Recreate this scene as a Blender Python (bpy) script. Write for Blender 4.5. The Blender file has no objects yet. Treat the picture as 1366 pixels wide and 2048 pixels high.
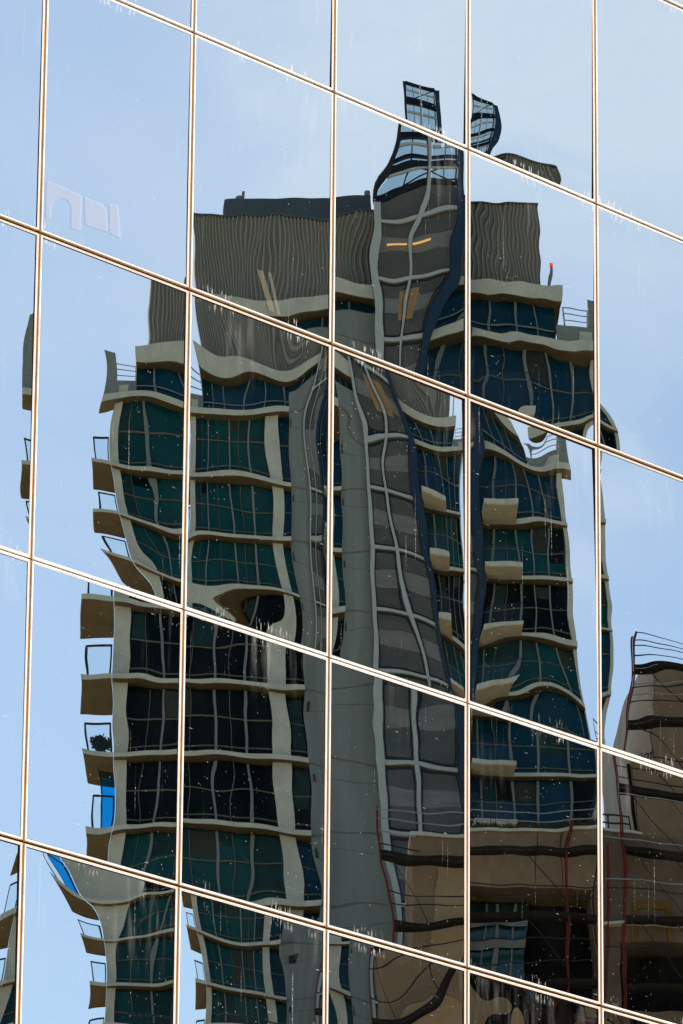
import bpy, bmesh, math, random
import numpy as np
from mathutils import Vector, Matrix
R_ = math.radians
random.seed(7); rng = np.random.default_rng(7)
scene = bpy.context.scene
COL = scene.collection

# ------------------------------------------------------------------ camera
EYE = 1.65
FPX, PITCH, ROLL = 11828.5, R_(19.2084), R_(0.49958)
cam_d = bpy.data.cameras.new('camera'); cam = bpy.data.objects.new('camera', cam_d); COL.objects.link(cam)
cam_d.sensor_fit = 'VERTICAL'; cam_d.sensor_height = 36.0; cam_d.lens = 36.0 * FPX / 2048.0
cam_d.clip_start = 0.5; cam_d.clip_end = 6000
fwd = Vector((0, math.cos(PITCH), math.sin(PITCH))); up0 = Vector((0, -math.sin(PITCH), math.cos(PITCH))); rt0 = Vector((1, 0, 0))
rt = rt0 * math.cos(ROLL) + up0 * math.sin(ROLL); up = up0 * math.cos(ROLL) - rt0 * math.sin(ROLL)
M = Matrix((rt, up, -fwd)).transposed().to_4x4(); M.translation = (0, 0, EYE)
cam.matrix_world = M
scene.camera = cam

# ------------------------------------------------------------------ sky, sun, exposure
SUN_EL = R_(42); SUN_AZ = math.atan2(0.95, -0.30)          # azimuth measured from +Y towards +X
sun_dir = Vector((math.sin(SUN_AZ) * math.cos(SUN_EL), math.cos(SUN_AZ) * math.cos(SUN_EL), math.sin(SUN_EL)))
sd = bpy.data.lights.new('sun', 'SUN'); sd.energy = 5.0; sd.angle = R_(0.5); sd.color = (1.0, 0.94, 0.84)
so = bpy.data.objects.new('sun', sd); COL.objects.link(so); so.rotation_euler = sun_dir.to_track_quat('Z', 'Y').to_euler()
so.location = (0, 0, 200)
world = bpy.data.worlds.new('World'); scene.world = world; world.use_nodes = True
wn = world.node_tree; wn.nodes.clear()
sky = wn.nodes.new('ShaderNodeTexSky'); sky.sky_type = 'NISHITA'; sky.sun_disc = False
sky.sun_elevation = SUN_EL; sky.sun_rotation = SUN_AZ; sky.air_density = 1.0; sky.dust_density = 0.6; sky.ozone_density = 2.0
bgd = wn.nodes.new('ShaderNodeBackground'); wo = wn.nodes.new('ShaderNodeOutputWorld')
tc = wn.nodes.new('ShaderNodeTexCoord'); mp = wn.nodes.new('ShaderNodeMapping'); mp.inputs['Scale'].default_value = (9, 9, 16)
mp.inputs['Location'].default_value = (0.35, 2.1, 0.6)
cn = wn.nodes.new('ShaderNodeTexNoise'); cn.inputs['Scale'].default_value = 1.0; cn.inputs['Detail'].default_value = 7; cn.inputs['Roughness'].default_value = 0.55
cr = wn.nodes.new('ShaderNodeMapRange'); cr.inputs['From Min'].default_value = 0.53; cr.inputs['From Max'].default_value = 0.92
cr.inputs['To Min'].default_value = 0.0; cr.inputs['To Max'].default_value = 0.7; cr.interpolation_type = 'SMOOTHSTEP'
mx = wn.nodes.new('ShaderNodeMix'); mx.data_type = 'RGBA'; mx.inputs['B'].default_value = (7.4, 7.7, 8.2, 1)
bank = wn.nodes.new('ShaderNodeVectorMath'); bank.operation = 'DISTANCE'; bank.inputs[1].default_value = (0.9069, 0.1009, 0.4090)   # a bank of thin cloud high to the east
bkr = wn.nodes.new('ShaderNodeMapRange'); bkr.interpolation_type = 'SMOOTHSTEP'; bkr.inputs['From Min'].default_value = 0.0; bkr.inputs['From Max'].default_value = 0.115; bkr.inputs['To Min'].default_value = 0.42; bkr.inputs['To Max'].default_value = 0.0
cad = wn.nodes.new('ShaderNodeMath'); cad.operation = 'ADD'
L = wn.links.new
L(tc.outputs['Generated'], mp.inputs['Vector']); L(mp.outputs[0], cn.inputs['Vector']); L(cn.outputs['Fac'], cad.inputs[0]); L(tc.outputs['Generated'], bank.inputs[0]); L(bank.outputs['Value'], bkr.inputs['Value']); L(bkr.outputs[0], cad.inputs[1]); L(cad.outputs[0], cr.inputs['Value'])
L(cr.outputs[0], mx.inputs['Factor']); L(sky.outputs[0], mx.inputs['A']); L(mx.outputs['Result'], bgd.inputs['Color'])
L(bgd.outputs[0], wo.inputs[0]); bgd.inputs['Strength'].default_value = 0.108
scene.view_settings.view_transform = 'Standard'; scene.view_settings.look = 'None'
scene.view_settings.exposure = 0.13; scene.view_settings.gamma = 1.0; scene.view_settings.use_curve_mapping = False
scene.cycles.max_bounces = 8; scene.cycles.glossy_bounces = 5; scene.cycles.transparent_max_bounces = 12
scene.cycles.caustics_reflective = False; scene.cycles.caustics_refractive = False

# ------------------------------------------------------------------ facade plane and its mirror
FA = R_(46.39315703); FP = np.array([-0.08537, 41.06942, EYE + 17.6579])
EU = np.array([math.cos(FA), math.sin(FA), 0.0]); EN = np.array([math.sin(FA), -math.cos(FA), 0.0]); EV = np.array([0, 0, 1.0])
def reflect(p):                                             # the mirror image of a point in the facade
    p = np.asarray(p, float); d = (p - FP) @ EN
    return p - 2 * np.outer(d, EN) if p.ndim == 2 else p - 2 * d * EN
CAMO = np.array([0, 0, EYE]); npf, npr, npu = (np.array(v) for v in (fwd, rt, up))
def ray(x, y):
    d = npf + npr * (x - 683) / FPX - npu * (y - 1024) / FPX
    return d / np.linalg.norm(d)
def project(p):
    q = np.asarray(p) - CAMO; z = q @ npf
    return 683 + FPX * (q @ npr) / z, 1024 - FPX * (q @ npu) / z

class Frame:
    """Local frame of a building that stands opposite the glass: dx, dy in sizes of the photograph at its front, t metres back."""
    def __init__(s, dist, yaw):
        d = ray(709, 1530); s.O = CAMO + d * dist / math.hypot(d[0], d[1])
        s.es = np.array([math.cos(yaw), math.sin(yaw), 0.0]); s.et = np.array([-math.sin(yaw), math.cos(yaw), 0.0])
        a = project(s.O); b = project(s.O + s.es); c = project(s.O + EV)
        s.K = b[0] - a[0]; s.KZ = a[1] - c[1]
    def v(s, dx, dy, t=0.0):                                # seen in the glass
        return s.O + s.es * (dx - 709) / s.K + s.et * t + EV * (1530 - dy) / s.KZ
    def p(s, dx, dy, t=0.0):                                # where it really stands
        return reflect(s.v(dx, dy, t))
    def dyz(s, z):                                          # dy of a world height
        return 1530 - (z - s.O[2]) * s.KZ
TW = Frame(257.0, R_(2.3)); BR = Frame(236.0, R_(3.0))

# ------------------------------------------------------------------ helpers
class MB:
    def __init__(s): s.v = []; s.f = []; s.m = []
    def quadbox(s, c8, m=0):
        b = len(s.v); s.v += [tuple(x) for x in c8]
        c = np.array(c8, float)
        for q in ((0, 1, 2, 3), (7, 6, 5, 4), (0, 4, 5, 1), (1, 5, 6, 2), (2, 6, 7, 3), (3, 7, 4, 0)):
            n = np.cross(c[q[1]] - c[q[0]], c[q[2]] - c[q[1]])
            if n @ (c[list(q)].mean(0) - c.mean(0)) < 0: q = q[::-1]
            s.f.append(tuple(b + k for k in q)); s.m.append(m)
    def box(s, fr, x0, x1, y0, y1, t0, t1, m=0):
        P = fr.p
        s.quadbox([P(x0, y0, t0), P(x1, y0, t0), P(x1, y1, t0), P(x0, y1, t0), P(x0, y0, t1), P(x1, y0, t1), P(x1, y1, t1), P(x0, y1, t1)], m)
    def bar(s, a, b, w, h=None, m=0):                       # square bar between two points
        a = np.asarray(a, float); b = np.asarray(b, float); d = b - a; d /= np.linalg.norm(d); h = h or w
        u = np.cross(d, (0, 0, 1.0))
        if np.linalg.norm(u) < 1e-4: u = np.array([1.0, 0, 0])
        u /= np.linalg.norm(u); k = np.cross(u, d)
        u = u * w / 2; k = k * h / 2
        s.quadbox([a - u - k, a + u - k, a + u + k, a - u + k, b - u - k, b + u - k, b + u + k, b - u + k], m)
    def tube(s, a, b, r, n=8, m=0):
        a = np.asarray(a, float); b = np.asarray(b, float); d = b - a; d /= np.linalg.norm(d)
        u = np.cross(d, (0, 0, 1.0))
        if np.linalg.norm(u) < 1e-4: u = np.array([1.0, 0, 0])
        u /= np.linalg.norm(u); k = np.cross(u, d); o = len(s.v)
        for e in (a, b):
            for i in range(n):
                w = 2 * math.pi * i / n; s.v.append(tuple(e + r * (u * math.cos(w) + k * math.sin(w))))
        for i in range(n):
            j = (i + 1) % n; s.f.append((o + i, o + j, o + n + j, o + n + i)); s.m.append(m)
        s.f.append(tuple(o + i for i in range(n))[::-1]); s.m.append(m)
        s.f.append(tuple(o + n + i for i in range(n))); s.m.append(m)
    def build(s, name, mat, parent=None, smooth=False):
        me = bpy.data.meshes.new(name); org = np.zeros(3)
        if parent is not None: org = np.array(root_loc(parent))
        me.from_pydata([tuple(np.array(q) - org) for q in s.v], [], s.f)
        mats = mat if isinstance(mat, (list, tuple)) else [mat]
        for q in mats: me.materials.append(q)
        for i, pl in enumerate(me.polygons): pl.material_index = s.m[i]; pl.use_smooth = smooth
        me.update()
        o = bpy.data.objects.new(name, me); COL.objects.link(o)
        if parent is not None: o.parent = parent
        return o
def root_loc(o):
    while o.parent: o = o.parent
    return o.location
def thing(name, label, cat, loc, group=None):
    o = bpy.data.objects.new(name, None); COL.objects.link(o); o.location = tuple(loc); o.empty_display_size = 0.5
    o['label'] = label; o['category'] = cat
    if group: o['group'] = group
    return o

# ------------------------------------------------------------------ materials
def mat(name, col, rough=0.8, metal=0.0, noise=0.0, nscale=1.5, spec=0.3, stretch=(1, 1, 1), emit=None):
    m = bpy.data.materials.new(name); m.use_nodes = True; nt = m.node_tree; b = nt.nodes['Principled BSDF']
    b.inputs['Base Color'].default_value = (*col, 1); b.inputs['Roughness'].default_value = rough; b.inputs['Metallic'].default_value = metal
    b.inputs['Specular IOR Level'].default_value = spec
    if emit: b.inputs['Emission Color'].default_value = (*emit[0], 1); b.inputs['Emission Strength'].default_value = emit[1]
    if noise:
        t = nt.nodes.new('ShaderNodeTexCoord'); mp = nt.nodes.new('ShaderNodeMapping'); mp.inputs['Scale'].default_value = stretch
        n = nt.nodes.new('ShaderNodeTexNoise'); n.inputs['Scale'].default_value = nscale; n.inputs['Detail'].default_value = 8; n.inputs['Roughness'].default_value = 0.65
        r = nt.nodes.new('ShaderNodeMapRange'); r.inputs['From Min'].default_value = 0.25; r.inputs['From Max'].default_value = 0.75
        r.inputs['To Min'].default_value = 1 - noise; r.inputs['To Max'].default_value = 1 + noise * 0.6
        x = nt.nodes.new('ShaderNodeMix'); x.data_type = 'RGBA'; x.blend_type = 'MULTIPLY'; x.inputs['Factor'].default_value = 1
        x.inputs['A'].default_value = (*col, 1); l = nt.links.new
        l(t.outputs['Object'], mp.inputs['Vector']); l(mp.outputs[0], n.inputs['Vector']); l(n.outputs['Fac'], r.inputs['Value'])
        l(r.outputs[0], x.inputs['B']); l(x.outputs['Result'], b.inputs['Base Color'])
    return m
def glassy(name, col, spec=0.5, rough=0.06, var=0.5):
    """dark window glass of a building: nearly black body, faint reflections, panes unlike one another"""
    m = mat(name, col, rough, 0, var, 0.45, spec)
    return m
CONC = mat('grey_concrete', (0.27, 0.285, 0.245), 0.9, 0, 0.28, 0.7, 0.2, (1, 1, 0.16))
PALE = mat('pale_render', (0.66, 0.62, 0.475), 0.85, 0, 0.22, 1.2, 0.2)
SOFF = mat('brown_shaded_soffit', (0.17, 0.12, 0.06), 0.9, 0, 0.25, 1.0, 0.1)  # shade under the slabs is put into this brown; shrub stem shares it
TRIMH = mat('thin_rail', (0.16, 0.145, 0.095), 0.7, 0, 0.1, 2, 0.2)
TRIM = mat('window_metal', (0.24, 0.25, 0.22), 0.6, 0.0, 0.1, 2, 0.3)
BAYF = mat('bay_metal', (0.52, 0.53, 0.46), 0.6, 0.0, 0.1, 2, 0.4)
TEAL = glassy('teal_glass', (0.003, 0.068, 0.068), 0.12)
NAVY = glassy('navy_glass', (0.002, 0.048, 0.080), 0.12)
BLAK = glassy('black_glass', (0.003, 0.008, 0.010), 0.05)
FIN = mat('navy_fin', (0.006, 0.028, 0.055), 0.3, 0.0, 0.2, 1, 0.4)
CORR = mat('corrugated_metal', (0.33, 0.30, 0.235), 0.7, 0.0, 0.15, 0.6, 0.3, (1, 1, 0.2))
BACK = mat('dark_roof_metal', (0.10, 0.12, 0.13), 0.6, 0.1, 0.15, 0.6, 0.3)
BLCK = mat('black_metal', (0.012, 0.014, 0.016), 0.5, 0.0, 0.0, 1, 0.3)
BROWN = mat('brown_render', (0.31, 0.20, 0.12), 0.92, 0, 0.28, 0.9, 0.15, (1, 1, 0.6))
BROWNP = mat('pale_sunlit_brown_render', (0.72, 0.58, 0.46), 0.92, 0, 0.22, 0.9, 0.15, (1, 1, 0.4))  # paler brown: sun on the corner put into colour; podium coping shares it
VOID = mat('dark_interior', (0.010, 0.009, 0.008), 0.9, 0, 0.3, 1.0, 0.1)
RUST = mat('red_oxide_pole', (0.15, 0.020, 0.012), 0.7, 0, 0.3, 4, 0.2)
PLNK = mat('dark_plank', (0.022, 0.017, 0.012), 0.9, 0, 0.4, 2, 0.1)
RAIL = mat('galvanised_rail', (0.30, 0.31, 0.30), 0.5, 0.2, 0.2, 3, 0.3)
OCHR = mat('ochre_board', (0.20, 0.11, 0.02), 0.8, 0, 0.35, 2, 0.2)
LEAF = mat('dark_foliage', (0.05, 0.05, 0.015), 0.8, 0, 0.4, 6, 0.2)
SCRN = bpy.data.materials.new('blue_screen'); SCRN.use_nodes = True
nt = SCRN.node_tree; nt.nodes.clear(); o_ = nt.nodes.new('ShaderNodeOutputMaterial'); a_ = nt.nodes.new('ShaderNodeBsdfTransparent'); a_.inputs[0].default_value = (0.04, 0.62, 0.93, 1)
d_ = nt.nodes.new('ShaderNodeBsdfDiffuse'); d_.inputs[0].default_value = (0.02, 0.25, 0.5, 1); x_ = nt.nodes.new('ShaderNodeMixShader'); x_.inputs[0].default_value = 0.12
nt.links.new(a_.outputs[0], x_.inputs[1]); nt.links.new(d_.outputs[0], x_.inputs[2]); nt.links.new(x_.outputs[0], o_.inputs[0])
RAILG = bpy.data.materials.new('railing_glass'); RAILG.use_nodes = True
nt = RAILG.node_tree; nt.nodes.clear(); o_ = nt.nodes.new('ShaderNodeOutputMaterial'); a_ = nt.nodes.new('ShaderNodeBsdfTransparent'); g_ = nt.nodes.new('ShaderNodeBsdfGlossy')
a_.inputs[0].default_value = (0.90, 0.95, 0.96, 1); g_.inputs['Roughness'].default_value = 0.05; x_ = nt.nodes.new('ShaderNodeMixShader'); x_.inputs[0].default_value = 0.012
nt.links.new(a_.outputs[0], x_.inputs[1]); nt.links.new(g_.outputs[0], x_.inputs[2]); nt.links.new(x_.outputs[0], o_.inputs[0])
RAILG2 = RAILG.copy(); RAILG2.name = 'tinted_lattice_glass'
for n_ in RAILG2.node_tree.nodes:
    if n_.type == 'BSDF_TRANSPARENT': n_.inputs[0].default_value = (0.60, 0.70, 0.74, 1)
# glass of the bay: brown, with a paler blind-like band on every storey (floor edges behind the glass)
BAYG = mat('brown_bay_glass', (0.115, 0.10, 0.064), 0.2, 0, 0.45, 0.5, 0.4, (0.6, 0.6, 2.2))
BAYB = mat('bay_floor_edge', (0.24, 0.22, 0.17), 0.3, 0, 0.3, 1.0, 0.4, (0.3, 0.3, 3))
LAMP = mat('amber_lamp', (0.9, 0.5, 0.15), 0.5, emit=((1.0, 0.5, 0.12), 0.55))
REDL = mat('red_lamp', (0.8, 0.05, 0.03), 0.4, emit=((1.0, 0.06, 0.03), 0.8))
ALU = mat('bright_aluminium', (0.95, 0.92, 0.86), 0.45, 0.0, 0.10, 6, 0.5)
GOLD = mat('bronze_joint', (0.46, 0.19, 0.03), 0.45, 0.15, 0.45, 5, 0.4)
JOIN = mat('dark_shaded_joint', (0.035, 0.014, 0.005), 0.8, 0, 0.3, 9, 0.1)  # near-black joint: the shade of the groove is put into its colour
GASK = mat('brown_gasket', (0.10, 0.035, 0.012), 0.8, 0, 0.3, 9, 0.1)
BODY = mat('building_body', (0.05, 0.05, 0.05), 0.9)

def mirror_glass():
    """reflective coated glass with dust specks, run marks and grime near its edges; UV = metres on the facade, UV 'edge' = place in the pane"""
    m = bpy.data.materials.new('mirror_glass'); m.use_nodes = True; nt = m.node_tree; nt.nodes.clear(); N = nt.nodes.new; l = nt.links.new
    out = N('ShaderNodeOutputMaterial'); gl = N('ShaderNodeBsdfGlossy'); gl.inputs['Roughness'].default_value = 0.0; gl.inputs['Color'].default_value = (0.81, 0.885, 0.885, 1)
    df = N('ShaderNodeBsdfDiffuse'); df.inputs['Color'].default_value = (0.85, 0.84, 0.80, 1)
    uv = N('ShaderNodeUVMap'); uv.uv_map = 'metres'; ed = N('ShaderNodeUVMap'); ed.uv_map = 'place'
    def mapping(src, sc, loc=(0, 0, 0)):
        q = N('ShaderNodeMapping'); q.inputs['Scale'].default_value = sc; q.inputs['Location'].default_value = loc; l(src.outputs[0], q.inputs['Vector']); return q
    def noise(sc, scale, detail=3, loc=(0, 0, 0)):
        n = N('ShaderNodeTexNoise'); n.inputs['Scale'].default_value = scale; n.inputs['Detail'].default_value = detail
        l(mapping(uv, sc, loc).outputs[0], n.inputs['Vector']); return n.outputs['Fac']
    def rng_(v, a, b, c=0.0, d=1.0, sm=True):
        r = N('ShaderNodeMapRange'); r.inputs['From Min'].default_value = a; r.inputs['From Max'].default_value = b; r.inputs['To Min'].default_value = c; r.inputs['To Max'].default_value = d
        if sm: r.interpolation_type = 'SMOOTHSTEP'
        l(v, r.inputs['Value']); return r.outputs[0]
    def op(k, a, b):
        q = N('ShaderNodeMath'); q.operation = k
        for i, z in enumerate((a, b)):
            if isinstance(z, (int, float)): q.inputs[i].default_value = z
            else: l(z, q.inputs[i])
        return q.outputs[0]
    sep = N('ShaderNodeSeparateXYZ'); l(ed.outputs[0], sep.inputs[0]); pv = sep.outputs['Y']
    # run marks: thin vertical threads, each broken along its length
    thread = rng_(noise((75, 0.8, 1), 1.0, 1), 0.71, 0.76)
    where = rng_(noise((1.5, 0.8, 1), 1.3, 2, (3, 7, 0)), 0.46, 0.60)
    dots = rng_(noise((90, 55, 1), 1.0, 2, (1, 2, 0)), 0.42, 0.62, 0.12, 1)
    runs = op('MULTIPLY', op('MULTIPLY', thread, where), dots)
    # specks, coarse and fine
    def speck(sc, lo, hi, keep, loc):
        vo = N('ShaderNodeTexVoronoi'); vo.inputs['Scale'].default_value = 1.0; l(mapping(uv, sc, loc).outputs[0], vo.inputs['Vector'])
        cs = N('ShaderNodeSeparateColor'); l(vo.outputs['Color'], cs.inputs[0])
        return op('MULTIPLY', rng_(vo.outputs['Distance'], lo, hi, 1, 0), rng_(cs.outputs['Red'], keep, 1.0))
    specks = op('ADD', speck((17, 11, 1), 0.03, 0.07, 0.70, (0, 0, 0)), op('MULTIPLY', speck((48, 34, 1), 0.08, 0.2, 0.78, (4, 4, 0)), rng_(noise((1.2, 1.0, 1), 1.6, 2, (6, 3, 0)), 0.42, 0.62)))
    # scratches: short bright strokes at odd angles
    wv = N('ShaderNodeMapping'); wv.inputs['Scale'].default_value = (5, 44, 1); wv.inputs['Rotation'].default_value = (0, 0, 0.9); l(uv.outputs[0], wv.inputs['Vector'])
    v2 = N('ShaderNodeTexVoronoi'); v2.inputs['Scale'].default_value = 1.0; l(wv.outputs[0], v2.inputs['Vector']); c2 = N('ShaderNodeSeparateColor'); l(v2.outputs['Color'], c2.inputs[0])
    scr = op('MULTIPLY', rng_(v2.outputs['Distance'], 0.05, 0.13, 1, 0), rng_(c2.outputs['Green'], 0.93, 1.0))
    # splashes that hang from the upper frame and sit on the lower one
    teeth = rng_(noise((55, 9, 1), 1.0, 2, (5, 5, 0)), 0.55, 0.64); patch = rng_(noise((1.9, 0.6, 1), 1.2, 2, (9, 1, 0)), 0.52, 0.62)
    topb = rng_(pv, 0.952, 0.975); botb = rng_(pv, 0.052, 0.030)
    grime = op('MULTIPLY', op('MULTIPLY', teeth, patch), op('ADD', topb, botb))
    smear = op('MULTIPLY', op('MULTIPLY', rng_(noise((14, 1.6, 1), 1.0, 6, (8, 2, 0)), 0.45, 0.85), rng_(noise((1.4, 0.5, 1), 1.4, 2, (2, 6, 0)), 0.50, 0.66)), op('MULTIPLY', rng_(pv, 0.66, 0.99), 0.20))
    veil = op('MULTIPLY', rng_(noise((1.3, 0.8, 1), 1.5, 6, (2, 8, 0)), 0.35, 0.8), 0.003)
    s = op('ADD', op('ADD', op('MULTIPLY', runs, 0.40), op('ADD', op('MULTIPLY', specks, 0.5), op('MULTIPLY', scr, 0.5))), op('ADD', op('MULTIPLY', grime, 0.42), op('ADD', veil, smear)))
    s = op('MINIMUM', s, 0.95)
    mixn = N('ShaderNodeMixShader'); l(s, mixn.inputs[0]); l(gl.outputs[0], mixn.inputs[1]); l(df.outputs[0], mixn.inputs[2]); l(mixn.outputs[0], out.inputs[0])
    return m
MIRROR = mirror_glass()

# ------------------------------------------------------------------ setting
g = MB(); g.v = [(-2500, -2500, 0), (2500, -2500, 0), (2500, 2500, 0), (-2500, 2500, 0)]; g.f = [(0, 1, 2, 3)]; g.m = [0]
o = g.build('ground', mat('paving', (0.36, 0.31, 0.225), 0.9, 0, 0.3, 0.2)); o['kind'] = 'structure'

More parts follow.
